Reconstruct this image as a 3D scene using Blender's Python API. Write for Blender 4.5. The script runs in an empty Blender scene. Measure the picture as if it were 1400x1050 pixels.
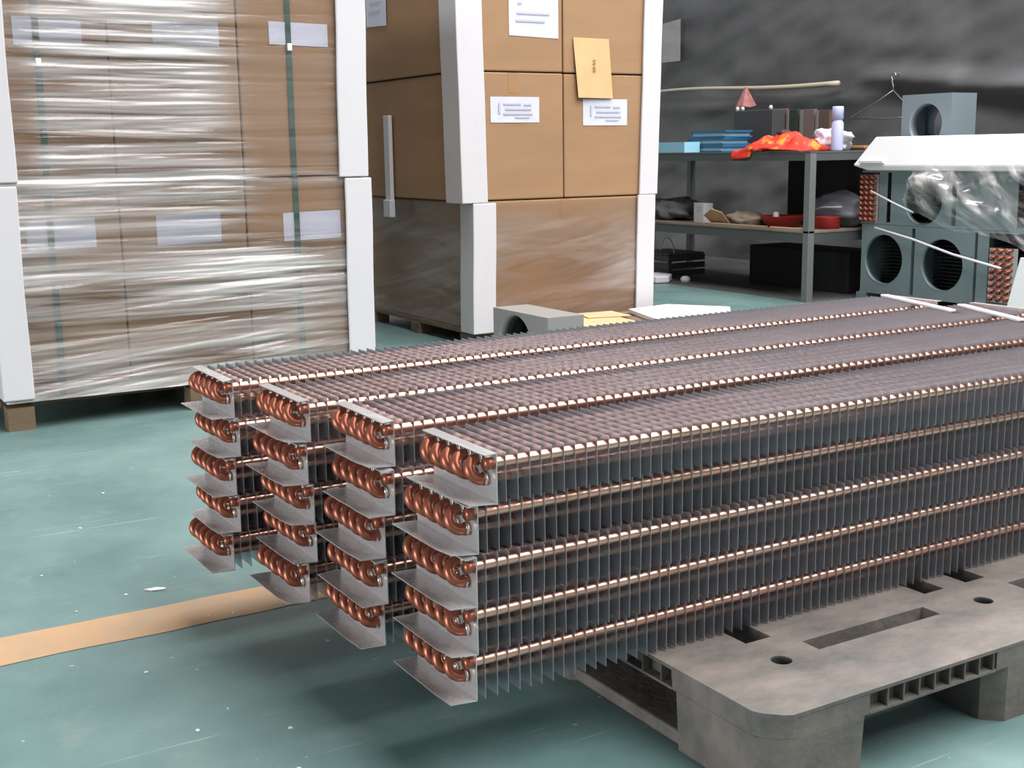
import bpy, math, random
from mathutils import Vector, Matrix, noise
random.seed(7)
S = bpy.context.scene
COL = S.collection

# ------------------------------------------------------------------ camera
F_PX = 1690.0
CAM_H = 0.95
pitch, roll, head = math.radians(10.70), math.radians(-0.86), math.radians(59.33)
fwd = Vector((math.cos(head)*math.cos(pitch), math.sin(head)*math.cos(pitch), -math.sin(pitch)))
r0 = Vector((math.sin(head), -math.cos(head), 0)); u0 = r0.cross(fwd)
rt = r0*math.cos(roll) + u0*math.sin(roll); up = u0*math.cos(roll) - r0*math.sin(roll)
cd = bpy.data.cameras.new('camera'); cam = bpy.data.objects.new('camera', cd); COL.objects.link(cam)
m = Matrix((rt, up, -fwd)).transposed().to_4x4(); m.translation = (0, 0, CAM_H)
cam.matrix_world = m
cd.sensor_width = 36.0; cd.lens = F_PX/1400*36.0; cd.clip_start = 0.05
S.camera = cam

# ------------------------------------------------------------------ world and daylight
W = bpy.data.worlds.new('hall_daylight'); S.world = W; W.use_nodes = True
W.node_tree.nodes['Background'].inputs[0].default_value = (0.86, 0.93, 1.0, 1)
W.node_tree.nodes['Background'].inputs[1].default_value = 0.13
def area(name, loc, target, sx, sy, watt, col):
    d = bpy.data.lights.new(name, 'AREA'); d.shape = 'RECTANGLE'; d.size = sx; d.size_y = sy; d.energy = watt; d.color = col
    o = bpy.data.objects.new(name, d); COL.objects.link(o); o.location = loc
    o.rotation_euler = (Vector(target)-Vector(loc)).to_track_quat('-Z', 'Y').to_euler()
    return o
area('roof_skylight', (5.3, 0.6, 6.5), (5.3, 0.6, 0), 8.4, 11.0, 2400, (1, 0.98, 0.97))
area('window_daylight', (1.7, -6.0, 3.2), (1.9, 4.0, 0.9), 7.0, 3.0, 70, (0.98, 0.98, 1.0))
area('left_fill', (-7.0, 2.0, 1.7), (1.0, 2.0, 0.5), 4.0, 3.0, 480, (0.97, 0.98, 1.0))  # added unseen fill from the left, brightens end plates and fin tops
S.view_settings.view_transform = 'Standard'; S.view_settings.look = 'None'
S.view_settings.gamma = 1.0; S.view_settings.use_curve_mapping = False
S.view_settings.exposure = 0.0

# ------------------------------------------------------------------ materials
MATS = {}
def mat(name, base, rough=0.6, metal=0.0, var=None, vscale=(6, 6, 6), vdetail=6, vlo=0.35, vhi=0.7, bump=0.0, bscale=40, spec=0.5, coord='Object', rvar=0.0):
    if name in MATS: return MATS[name]
    M = bpy.data.materials.new(name); M.use_nodes = True
    N = M.node_tree.nodes; L = M.node_tree.links
    b = N['Principled BSDF']
    b.inputs['Base Color'].default_value = (*base, 1); b.inputs['Roughness'].default_value = rough
    b.inputs['Metallic'].default_value = metal; b.inputs['Specular IOR Level'].default_value = spec
    tc = N.new('ShaderNodeTexCoord')
    if var is not None:
        mp = N.new('ShaderNodeMapping'); mp.inputs['Scale'].default_value = vscale; L.new(tc.outputs[coord], mp.inputs[0])
        n = N.new('ShaderNodeTexNoise'); n.inputs['Scale'].default_value = 1; n.inputs['Detail'].default_value = vdetail; n.inputs['Roughness'].default_value = 0.62
        L.new(mp.outputs[0], n.inputs['Vector'])
        cr = N.new('ShaderNodeValToRGB'); cr.color_ramp.elements[0].position = vlo; cr.color_ramp.elements[1].position = vhi
        cr.color_ramp.elements[0].color = (*base, 1); cr.color_ramp.elements[1].color = (*var, 1)
        L.new(n.outputs['Fac'], cr.inputs[0]); L.new(cr.outputs[0], b.inputs['Base Color'])
        if rvar:
            mr = N.new('ShaderNodeMapRange'); mr.inputs['To Min'].default_value = rough-rvar; mr.inputs['To Max'].default_value = rough+rvar
            L.new(n.outputs['Fac'], mr.inputs[0]); L.new(mr.outputs[0], b.inputs['Roughness'])
    if bump:
        nb = N.new('ShaderNodeTexNoise'); nb.inputs['Scale'].default_value = bscale; nb.inputs['Detail'].default_value = 4
        L.new(tc.outputs[coord], nb.inputs['Vector'])
        bp = N.new('ShaderNodeBump'); bp.inputs['Strength'].default_value = bump; bp.inputs['Distance'].default_value = 0.01
        L.new(nb.outputs['Fac'], bp.inputs['Height']); L.new(bp.outputs[0], b.inputs['Normal'])
    MATS[name] = M
    return M

def floor_material():
    M = bpy.data.materials.new('green_epoxy_floor'); M.use_nodes = True
    N = M.node_tree.nodes; L = M.node_tree.links; b = N['Principled BSDF']
    tc = N.new('ShaderNodeTexCoord')
    def nz(scale, detail=6, rough=0.6, rot=0, mapscale=(1, 1, 1)):
        mp = N.new('ShaderNodeMapping'); mp.inputs['Rotation'].default_value = (0, 0, rot); mp.inputs['Scale'].default_value = mapscale
        L.new(tc.outputs['Object'], mp.inputs[0])
        n = N.new('ShaderNodeTexNoise'); n.inputs['Scale'].default_value = scale; n.inputs['Detail'].default_value = detail; n.inputs['Roughness'].default_value = rough
        L.new(mp.outputs[0], n.inputs['Vector']); return n.outputs['Fac']
    def ramp(f, a, ca, c, cc):
        r = N.new('ShaderNodeValToRGB'); r.color_ramp.elements[0].position = a; r.color_ramp.elements[1].position = c
        r.color_ramp.elements[0].color = (*ca, 1); r.color_ramp.elements[1].color = (*cc, 1); L.new(f, r.inputs[0]); return r.outputs[0]
    def mix(f, a, c):
        x = N.new('ShaderNodeMix'); x.data_type = 'RGBA'; L.new(f, x.inputs[0]); L.new(a, x.inputs[6])
        if isinstance(c, tuple): x.inputs[7].default_value = (*c, 1)
        else: L.new(c, x.inputs[7])
        return x.outputs[2]
    base = ramp(nz(2.2, 8), 0.3, FL_A, 0.72, FL_B)
    dirt = ramp(nz(7, 8, 0.7), 0.55, (0, 0, 0), 0.85, (0.55, 0.55, 0.55))
    c = mix(dirt, base, (0.29, 0.31, 0.28))
    for rot, sc in ((0.4, (1, 26, 1)), (2.1, (1.2, 34, 1)), (1.2, (0.8, 30, 1))):
        s1 = ramp(nz(2.2, 3, 0.5, rot, sc), 0.685, (0, 0, 0), 0.76, (0.5, 0.5, 0.5))
        c = mix(s1, c, (0.42, 0.48, 0.46))
    sp = ramp(nz(46, 2, 0.5), 0.73, (0, 0, 0), 0.78, (0.7, 0.7, 0.7))
    c = mix(sp, c, (0.55, 0.60, 0.58))
    L.new(c, b.inputs['Base Color'])
    rr = N.new('ShaderNodeMapRange'); rr.inputs['To Min'].default_value = 0.26; rr.inputs['To Max'].default_value = 0.55
    L.new(nz(5, 6), rr.inputs[0]); L.new(rr.outputs[0], b.inputs['Roughness'])
    bp = N.new('ShaderNodeBump'); bp.inputs['Strength'].default_value = 0.15; bp.inputs['Distance'].default_value = 0.004
    L.new(nz(30, 4), bp.inputs['Height']); L.new(bp.outputs[0], b.inputs['Normal'])
    return M
FL_A = (0.085, 0.158, 0.151); FL_B = (0.168, 0.262, 0.252)

def film_material(name, haze_lo, haze_hi, scale, gloss=0.75, coordscale=(0.9, 0.9, 26), rot=0.0):
    M = bpy.data.materials.new(name); M.use_nodes = True
    N = M.node_tree.nodes; L = M.node_tree.links
    out = N['Material Output']; N.remove(N['Principled BSDF'])
    tc = N.new('ShaderNodeTexCoord'); mp = N.new('ShaderNodeMapping'); mp.inputs['Scale'].default_value = coordscale
    m0 = N.new('ShaderNodeMapping'); m0.inputs['Rotation'].default_value = (rot, 0, 0); L.new(tc.outputs['Object'], m0.inputs[0]); L.new(m0.outputs[0], mp.inputs[0])
    n = N.new('ShaderNodeTexNoise'); n.inputs['Scale'].default_value = scale; n.inputs['Detail'].default_value = 5; n.inputs['Roughness'].default_value = 0.6; n.inputs['Distortion'].default_value = 0.6
    L.new(mp.outputs[0], n.inputs['Vector'])
    at = N.new('ShaderNodeAttribute'); at.attribute_name = 'layers'
    mr = N.new('ShaderNodeMapRange'); mr.inputs['From Min'].default_value = 0.38; mr.inputs['From Max'].default_value = 0.68
    mr.inputs['To Min'].default_value = haze_lo; mr.inputs['To Max'].default_value = haze_hi; L.new(n.outputs['Fac'], mr.inputs[0])
    mul = N.new('ShaderNodeMath'); mul.operation = 'MULTIPLY'; L.new(mr.outputs[0], mul.inputs[0]); L.new(at.outputs['Fac'], mul.inputs[1])
    tr = N.new('ShaderNodeBsdfTransparent'); tr.inputs[0].default_value = (0.97, 0.97, 0.98, 1)
    df = N.new('ShaderNodeBsdfDiffuse'); df.inputs[0].default_value = (0.90, 0.86, 0.85, 1)
    m1 = N.new('ShaderNodeMixShader'); L.new(mul.outputs[0], m1.inputs[0]); L.new(tr.outputs[0], m1.inputs[1]); L.new(df.outputs[0], m1.inputs[2])
    gl = N.new('ShaderNodeBsdfGlossy'); gl.inputs['Roughness'].default_value = 0.16
    bp = N.new('ShaderNodeBump'); bp.inputs['Strength'].default_value = 0.5; bp.inputs['Distance'].default_value = 0.01
    L.new(n.outputs['Fac'], bp.inputs['Height']); L.new(bp.outputs[0], gl.inputs['Normal'])
    fr = N.new('ShaderNodeFresnel'); fr.inputs[0].default_value = 1.55
    fm = N.new('ShaderNodeMath'); fm.operation = 'MULTIPLY'; fm.inputs[1].default_value = gloss*2.0; fm.use_clamp = True; L.new(fr.outputs[0], fm.inputs[0])
    lm = N.new('ShaderNodeMapRange'); lm.inputs['To Min'].default_value = 0.35; lm.inputs['To Max'].default_value = 1.0; L.new(at.outputs['Fac'], lm.inputs[0])
    f2 = N.new('ShaderNodeMath'); f2.operation = 'MULTIPLY'; L.new(fm.outputs[0], f2.inputs[0]); L.new(lm.outputs[0], f2.inputs[1])
    m2 = N.new('ShaderNodeMixShader'); L.new(f2.outputs[0], m2.inputs[0]); L.new(m1.outputs[0], m2.inputs[1]); L.new(gl.outputs[0], m2.inputs[2])
    L.new(m2.outputs[0], out.inputs[0])
    return M

M_floor = floor_material()
M_line = mat('worn_tan_floor_paint', (0.50, 0.31, 0.17), 0.5, var=(0.36, 0.28, 0.20), vscale=(5, 5, 5), vlo=0.45, vhi=0.75)
M_carton = mat('brown_corrugated_board', (0.345, 0.20, 0.105), 0.75, var=(0.29, 0.165, 0.085), vscale=(1.2, 1.2, 9), bump=0.03, bscale=60)
M_cartonend = mat('tan_cardboard', (0.56, 0.38, 0.22), 0.8, var=(0.48, 0.31, 0.17), vscale=(8, 8, 8))
M_foam = mat('white_foam_board', (0.60, 0.58, 0.605), 0.7, var=(0.54, 0.52, 0.545), vscale=(4, 4, 3), vlo=0.5, vhi=0.9)
M_foamb = mat('bright_white_foam', (0.69, 0.68, 0.69), 0.6)
M_paper = mat('white_label_paper', (0.60, 0.595, 0.69), 0.6)
M_print = mat('pale_grey_print', (0.46, 0.465, 0.56), 0.7)
M_env = mat('buff_envelope_paper', (0.62, 0.42, 0.21), 0.7, var=(0.55, 0.36, 0.17), vscale=(9, 9, 9))
M_strap = mat('green_packing_strap', (0.035, 0.085, 0.065), 0.45)
M_buckle = mat('white_strap_buckle', (0.8, 0.78, 0.74), 0.4)
M_wood = mat('rough_pallet_wood', (0.19, 0.125, 0.075), 0.8, var=(0.11, 0.07, 0.042), vscale=(3, 20, 20), bump=0.1)
M_film = film_material('stretch_film_wrinkled', 0.04, 0.85, 1.0)
M_filmthin = film_material('stretch_film_smooth', 0.03, 0.30, 1.0, 0.35, (1.2, 1.2, 7))
M_filmbag = film_material('clear_crumpled_plastic', 0.04, 0.85, 1.0, 0.14, (2, 3.0, 14), math.radians(-38))
M_plastic = mat('dirty_grey_pallet_plastic', (0.085, 0.082, 0.077), 0.62, var=(0.19, 0.163, 0.142), vscale=(8, 13, 12), vdetail=14, vlo=0.30, vhi=0.66, bump=0.2, bscale=60)
M_galv = mat('galvanised_sheet', (0.70, 0.685, 0.69), 0.27, 0.62, var=(0.54, 0.505, 0.495), vscale=(20, 9, 20), rvar=0.1)
M_fin = mat('aluminium_fin', (0.50, 0.515, 0.555), 0.24, 0.56, var=(0.41, 0.42, 0.455), vscale=(1, 20, 20))
M_tube = mat('bright_copper_tube', (0.86, 0.55, 0.44), 0.30, 1.0, var=(0.70, 0.38, 0.28), vscale=(9, 40, 40))
M_bend = mat('oxidised_copper_bend', (0.40, 0.13, 0.078), 0.36, 0.7, var=(0.23, 0.068, 0.045), vscale=(45, 45, 45), vlo=0.4, vhi=0.75, rvar=0.08)
M_collar = mat('shiny_collar', (0.72, 0.70, 0.66), 0.25, 1.0)
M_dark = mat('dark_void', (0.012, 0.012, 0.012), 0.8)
M_sheet = mat('black_plastic_sheet', (0.085, 0.085, 0.088), 0.36, var=(0.13, 0.13, 0.135), vscale=(1, 1.5, 2), bump=0.15, bscale=6, spec=0.6)
M_bench = mat('dark_grey_bench_steel', (0.075, 0.08, 0.08), 0.45, 0.2)
M_shelf = mat('worn_shelf_board', (0.22, 0.17, 0.12), 0.7, var=(0.12, 0.09, 0.07), vscale=(12, 3, 12))
M_housing = mat('grey_green_painted_steel', (0.19, 0.245, 0.255), 0.4, 0.3, var=(0.15, 0.20, 0.21), vscale=(4, 4, 4))
M_housing2 = mat('pale_blue_grey_steel', (0.19, 0.235, 0.265), 0.45, 0.2)
M_mesh = mat('dark_coil_fins', (0.03, 0.036, 0.036), 0.5, 0.4)
M_fabric = mat('red_orange_fabric', (0.55, 0.025, 0.012), 0.7, var=(0.80, 0.22, 0.02), vscale=(8, 8, 8), vdetail=2, vlo=0.54, vhi=0.62)
M_pink = mat('pink_cloth', (0.55, 0.16, 0.16), 0.8, var=(0.65, 0.35, 0.33), vscale=(20, 20, 20))
M_lblue = mat('pale_blue_plastic', (0.25, 0.50, 0.62), 0.4)
M_blue = mat('deep_blue_cover', (0.02, 0.12, 0.24), 0.45)
M_page = mat('blue_grey_pages', (0.25, 0.42, 0.52), 0.7)
M_lav = mat('pale_lavender_plastic', (0.45, 0.46, 0.68), 0.4)
M_bag = mat('white_plastic_bag', (0.70, 0.68, 0.74), 0.45)
M_stick = mat('pale_bamboo', (0.52, 0.47, 0.36), 0.6)
M_redp = mat('red_plastic', (0.36, 0.025, 0.02), 0.4)
M_grey = mat('grey_cloth', (0.16, 0.155, 0.165), 0.8)
M_note = mat('grey_note_paper', (0.33, 0.32, 0.335), 0.7)
M_dbox = mat('charcoal_box', (0.05, 0.05, 0.053), 0.5)
M_brown = mat('brown_panel', (0.10, 0.07, 0.055), 0.6)
M_beige = mat('beige_bag', (0.42, 0.34, 0.26), 0.7)
M_wire = mat('steel_wire', (0.45, 0.42, 0.40), 0.35, 0.8)

# ------------------------------------------------------------------ geometry helpers
class MB:
    def __init__(s): s.v = []; s.f = []
    def box(s, x0, x1, y0, y1, z0, z1):
        b = len(s.v)
        s.v += [(x0, y0, z0), (x1, y0, z0), (x1, y1, z0), (x0, y1, z0), (x0, y0, z1), (x1, y0, z1), (x1, y1, z1), (x0, y1, z1)]
        s.f += [tuple(b+i for i in q) for q in ((0, 3, 2, 1), (4, 5, 6, 7), (0, 1, 5, 4), (1, 2, 6, 5), (2, 3, 7, 6), (3, 0, 4, 7))]
        return s
    def prism(s, poly, a0, a1, axis='z'):
        b = len(s.v); n = len(poly)
        def p(q, a): return {'z': (q[0], q[1], a), 'x': (a, q[0], q[1]), 'y': (q[0], a, q[1])}[axis]
        s.v += [p(q, a0) for q in poly] + [p(q, a1) for q in poly]
        s.f += [tuple(b+n-1-i for i in range(n)), tuple(b+n+i for i in range(n))]
        s.f += [(b+i, b+(i+1) % n, b+n+(i+1) % n, b+n+i) for i in range(n)]
        return s
    def tube(s, path, r, n=10, cap=True):
        path = [Vector(p) for p in path]; k = len(path); b = len(s.v); ref = None
        for i, p in enumerate(path):
            t = (path[min(i+1, k-1)]-path[max(i-1, 0)]).normalized()
            if ref is None:
                ref = Vector((0, 0, 1)) if abs(t.z) < 0.9 else Vector((1, 0, 0))
            ref = (ref-t*ref.dot(t)).normalized(); q = t.cross(ref)
            rr = r[i] if isinstance(r, (list, tuple)) else r
            s.v += [tuple(p+ref*(rr*math.cos(2*math.pi*j/n))+q*(rr*math.sin(2*math.pi*j/n))) for j in range(n)]
        for i in range(k-1):
            for j in range(n):
                s.f.append((b+i*n+j, b+i*n+(j+1) % n, b+(i+1)*n+(j+1) % n, b+(i+1)*n+j))
        if cap:
            s.f += [tuple(b+n-1-j for j in range(n)), tuple(b+(k-1)*n+j for j in range(n))]
        return s
    def lathe(s, prof, c=(0, 0, 0), n=20):
        b = len(s.v)
        for r, z in prof:
            s.v += [(c[0]+r*math.cos(2*math.pi*j/n), c[1]+r*math.sin(2*math.pi*j/n), c[2]+z) for j in range(n)]
        for i in range(len(prof)-1):
            for j in range(n):
                s.f.append((b+i*n+j, b+i*n+(j+1) % n, b+(i+1)*n+(j+1) % n, b+(i+1)*n+j))
        return s
    def holed(s, plane, a, u0, u1, v0, v1, cu, cv, r, th, n=40):
        """rectangular sheet of thickness th with a round hole; plane 'x' spans (y,z), 'z' spans (x,y)"""
        b = len(s.v)
        def P(u, v, d): return (a+d, u, v) if plane == 'x' else (u, v, a+d)
        ang = [2*math.pi*(j+0.5)/n for j in range(n)]
        out = []
        for t in ang:
            cx, sy = math.cos(t), math.sin(t)
            k = min(((u1-cu) if cx > 0 else (cu-u0))/abs(cx), ((v1-cv) if sy > 0 else (cv-v0))/abs(sy))
            out.append([cu+cx*k, cv+sy*k])
        for cor in ((u0, v0), (u0, v1), (u1, v0), (u1, v1)):       # snap the nearest ray to each corner
            j = min(range(n), key=lambda q: (out[q][0]-cor[0])**2+(out[q][1]-cor[1])**2); out[j] = list(cor)
        for d in (0, th):
            s.v += [P(o[0], o[1], d) for o in out]
            s.v += [P(cu+r*math.cos(t), cv+r*math.sin(t), d) for t in ang]
        for j in range(n):
            k = (j+1) % n
            s.f += [(b+j, b+k, b+n+k, b+n+j), (b+2*n+k, b+2*n+j, b+3*n+j, b+3*n+k),
                    (b+k, b+j, b+2*n+j, b+2*n+k), (b+n+j, b+n+k, b+3*n+k, b+3*n+j)]
        return s
    def grid(s, nu, nv, fn):
        b = len(s.v)
        s.v += [fn(i/nu, j/nv) for j in range(nv+1) for i in range(nu+1)]
        s.f += [(b+j*(nu+1)+i, b+j*(nu+1)+i+1, b+(j+1)*(nu+1)+i+1, b+(j+1)*(nu+1)+i) for j in range(nv) for i in range(nu)]
        return s
    def blob(s, c, rx, ry, rz, amp, seed, n=20, k=12, zmin=None):
        b = len(s.v)
        for j in range(k+1):
            th = math.pi*j/k
            for i in range(n):
                ph = 2*math.pi*i/n
                d = Vector((math.sin(th)*math.cos(ph), math.sin(th)*math.sin(ph), math.cos(th)))
                q = 1+amp*noise.noise(d*2.2+Vector((seed, seed*1.7, 0)))
                z = c[2]+d.z*rz*q
                if zmin is not None: z = max(z, zmin)
                s.v.append((c[0]+d.x*rx*q, c[1]+d.y*ry*q, z))
        for j in range(k):
            for i in range(n):
                s.f.append((b+j*n+i, b+(j+1)*n+i, b+(j+1)*n+(i+1) % n, b+j*n+(i+1) % n))
        return s
    def mesh(s, name, m, smooth=False):
        me = bpy.data.meshes.new(name); me.from_pydata(s.v, [], s.f); me.validate(); me.materials.append(m)
        if smooth:
            me.polygons.foreach_set('use_smooth', [True]*len(me.polygons))
        me.update(); return me
    def build(s, name, m, parent=None, loc=None, smooth=False, bevel=0):
        return put(name, s.mesh(name, m, smooth), parent, loc, bevel)
def put(name, me, parent=None, loc=None, bevel=0):
    o = bpy.data.objects.new(name, me); COL.objects.link(o)
    if parent is not None: o.parent = parent
    if loc is not None: o.location = loc
    if bevel:
        bv = o.modifiers.new('bevel', 'BEVEL'); bv.width = bevel; bv.segments = 2; bv.limit_method = 'ANGLE'
    return o
def tag(o, label, cat, group=None):
    o['label'] = label; o['category'] = cat
    if group: o['group'] = group
    return o
def struct(o, label=None):
    o['kind'] = 'structure'
    if label: o['label'] = label
    return o
def thing(name, label, cat, loc=(0, 0, 0), rz=0.0, group=None):
    o = bpy.data.objects.new(name, None); COL.objects.link(o); o.location = loc; o.rotation_euler = (0, 0, rz); o.empty_display_size = 0.05
    return tag(o, label, cat, group)
def solid(o, t, off=0.0):
    sm = o.modifiers.new('thickness', 'SOLIDIFY'); sm.thickness = t; sm.offset = off
    return o

# ------------------------------------------------------------------ setting
fl = MB().box(-12, 7.5, -10, 16, -0.05, 0.0).build('floor', M_floor); struct(fl, 'worn green painted concrete floor'); fl['category'] = 'floor'
ln = MB().grid(400, 2, lambda u, v: (-4+10*u, 2.405+0.148*v+0.012*(u*10-4)*0 + 0.007*noise.noise((u*60, v*9, 3)), 0.0012)).build('trim_1', M_line)
struct(ln, 'worn tan painted line across the green floor')
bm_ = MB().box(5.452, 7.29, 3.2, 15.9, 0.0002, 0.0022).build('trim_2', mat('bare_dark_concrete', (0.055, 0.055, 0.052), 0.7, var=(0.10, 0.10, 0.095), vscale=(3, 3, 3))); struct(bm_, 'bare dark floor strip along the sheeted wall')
# wall hung with black plastic sheeting
def sheet_pt(u, v):
    y = 10.95-9.95*u; z = 3.4*v
    d = 0.06*noise.noise((y*0.9, z*1.1, 1.0)) + 0.045*noise.noise((y*1.8+z*0.8, z*3.4-y*0.5, 5.0)) + 0.020*noise.noise((y*3.5, z*8+y*2, 9.0))
    # sagging swag of the sheet to the right of the bench
    if y < 7.0:
        k = min(1, (7.0-y)/0.8); zc = 1.40-0.10*(6.2-y)
        d -= 0.09*k*math.exp(-((z-zc)/0.07)**2) - 0.05*k*math.exp(-((z-zc+0.16)/0.08)**2)
    zc2 = 1.30
    d -= 0.03*math.exp(-((z-zc2-0.03*noise.noise((y*1.5, 0, 0)))/0.05)**2)
    return (min(7.10+d, 7.285), y, z)
wl = MB().box(7.3, 7.5, -10, 16, 0, 3.4).build('wall_back', mat('grey_wall', (0.10, 0.10, 0.105), 0.8)); struct(wl, 'dark wall behind the black sheeting')
wl2 = MB().box(-12, 7.3, 11.0, 11.2, 0, 4.2).build('wall_left', mat('pale_grey_wall', (0.36, 0.37, 0.37), 0.8, var=(0.31, 0.32, 0.32), vscale=(0.6, 0.6, 0.6))); struct(wl2, 'pale grey hall wall behind the carton stacks')
sh = MB().grid(220, 90, sheet_pt).build('plastic_sheet', M_sheet, smooth=True)
tag(sh, 'black plastic sheeting hung in loose folds over the wall', 'plastic sheet')

# ------------------------------------------------------------------ evaporator coils
CL, CW, CHT = 2.0, 0.20, 0.0775           # length, width, layer height
HP = 0.138                                # pallet deck height
UZ, LZ = 0.0600, 0.0335
UY = [0.0104+0.0340*k for k in range(6)]
LY = [0.0274+0.0340*k for k in range(5)]
TR = 0.0084
PITCH = 0.0200
NF = int((CL-0.03)/PITCH)
fin_me = MB().box(-0.00025, 0.00025, 0.0002, CW-0.001, 0.001, 0.0764).mesh('fin', M_fin)
tube_me = MB().tube([(-0.004, 0, 0), (CL+0.004, 0, 0)], TR, 16, False).mesh('tube', M_tube, True)
stub_me = MB().tube([(-0.016, 0, 0), (0.0, 0, 0)], 0.0090, 14).mesh('tube_stub', M_bend, True)
def bend_mesh(dy, dz):
    c = math.hypot(dy, dz)/2; uy, uz = dy/(2*c), dz/(2*c); st = 0.009
    pts = [(0.001, 0, 0), (-st, 0, 0)]
    for i in range(1, 12):
        a = math.pi*i/12
        d = c-c*math.cos(a)
        pts.append((-st-c*math.sin(a)*1.06, uy*d, uz*d))
    pts += [(-st, dy, dz), (0.001, dy, dz)]
    return MB().tube(pts, 0.0086, 12, False).mesh('return_bend', M_bend, True)
bend_me = bend_mesh(LY[0]-UY[1], LZ-UZ)
def plate_mesh(seed):
    rnd = random.Random(seed); t = 0.0014; b = MB()
    b.box(-t, 0, 0, CW, 0.0, 0.0765)
    def flange(z, dep, droop, th):
        n = 8
        def fn(u, v):
            y = CW*v
            wob = 0.002*abs(noise.noise((y*14+seed*3.1, seed, u)))*u
            cornr = 0.004*u*max(0, 1-y/0.05)*rnd_c
            return (-dep*u, y, z+sgn*(droop*u+wob+cornr))
        rnd_c = max(0, rnd.uniform(-0.8, 1.0)); sgn = 1 if z < 0.03 else -1
        i0 = len(b.v); b.grid(4, n, fn); b.grid(4, n, lambda u, v: tuple(Vector(fn(u, v))+Vector((0, 0, th))))
        w = 5
        rim = [i for i in range(w)]+[j*w+4 for j in range(1, n+1)]+[n*w+i for i in range(3, -1, -1)]+[j*w for j in range(n-1, 0, -1)]
        off = w*(n+1)
        for a, c in zip(rim, rim[1:]+rim[:1]):
            b.f.append((i0+a, i0+c, i0+off+c, i0+off+a))
    flange(0.0004, 0.046, rnd.uniform(0, 0.002), 0.0013)
    flange(0.0752, 0.020, rnd.uniform(0, 0.0015), 0.0013)
    return b.mesh('end_plate', M_galv)
plate_mes = [plate_mesh(s) for s in range(4)]
cb = MB()
for y, z in [(q, UZ) for q in UY[1:]]+[(q, LZ) for q in LY]:
    cb.tube([(-0.0085, y, z), (-0.0055, y, z)], 0.0102, 12)
collar_me = cb.mesh('collar_rings', M_collar, True)
far_plate = MB().box(0, 0.0014, 0, CW, 0, 0.0765).box(0, 0.02, 0, CW, 0.0752, 0.0765).box(0, 0.046, 0, CW, 0.0004, 0.0016).mesh('end_plate', M_galv)
jf = MB()
for i in range(NF):
    x = 0.0145+PITCH*i; jf.box(x-0.00025, x+0.00025, 0.0002, CW-0.001, 0.001, 0.0764)
fins_me = jf.mesh('fin_pack', M_fin)

near = {1: [(.719, 2.300), (.735, 2.296), (.729, 2.290), (.739, 2.284), (.732, 2.287)],
        2: [(.779, 2.050), (.793, 2.040), (.784, 2.022), (.772, 2.014), (.778, 2.009)],
        3: [(.809, 1.790), (.810, 1.775), (.811, 1.780), (.820, 1.758), (.829, 1.772)],
        4: [(.834, 1.521), (.832, 1.511), (.829, 1.505), (.836, 1.511), (.857, 1.490)]}
yaw = {1: 0.6, 2: 0.8, 3: -0.3, 4: -0.3}
colname = {1: 'in the column facing the wrapped cartons', 2: 'in the third column from the bare pallet corner',
           3: 'in the second column from the bare pallet corner', 4: 'in the column beside the bare pallet corner'}
rowname = ['bottom', 'second lowest', 'middle', 'second highest', 'topmost']
for c in (1, 2, 3, 4):
    for k in range(5):
        x, y = near[c][k]
        t = thing('evaporator_coil', '%s copper and aluminium finned coil %s' % (rowname[k], colname[c]), 'coil',
                  (x, y, HP+0.0005+CHT*k), math.radians(yaw[c]), 'finned coils stacked on the plastic pallet')
        p = put('end_plate', plate_mes[(c*3+k*2) % 4], t)
        put('collar_rings', collar_me, p)
        put('end_plate', far_plate, t, (CL, 0, 0))
        for q in UY: put('tube', tube_me, t, (0, q, UZ))
        for q in LY: put('tube', tube_me, t, (0, q, LZ))
        for i in range(5):
            bd = put('return_bend', bend_me, t, (-0.0015+random.uniform(-0.002, 0.001), UY[i+1], UZ))
            bd.rotation_euler = (random.uniform(-0.07, 0.07), 0, random.uniform(-0.08, 0.08))
        put('tube_stub', stub_me, t, (0, UY[0], UZ))
        if c == 4 or k == 4:
            for i in range(NF):
                fo = put('fin', fin_me, t, (0.0145+PITCH*i+random.uniform(-0.0006, 0.0006), 0, 0))
                fo.rotation_euler = (0, random.uniform(-0.012, 0.012), random.uniform(-0.006, 0.006))
        else:
            fo = put('fin_pack', fins_me, t); fo['kind'] = 'stuff'

# white strips over the far ends
def strip(name, a, b, w, h, z, label):
    a, b = Vector((*a, z)), Vector((*b, z)); d = (b-a); L = d.length; n = Vector((-d.y, d.x, 0)).normalized()
    o = MB().prism([(0, -w/2), (L, -w/2), (L-0.006, w/2), (0.006, w/2)], 0, h).build(name, M_foamb, bevel=0.0015)
    o.location = a; o.rotation_euler = (0, 0, math.atan2(d.y, d.x)); return tag(o, label, 'strip')
zt = HP+CHT*5+0.001
strip('foam_strip', (2.700, 2.470), (2.578, 2.125), 0.022, 0.006, zt, 'thin white strip across the far end of the coil column facing the cartons')
strip('foam_strip', (2.69, 2.195), (2.567, 1.913), 0.022, 0.006, zt, 'thin white strip across the far end of the third coil column')

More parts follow.
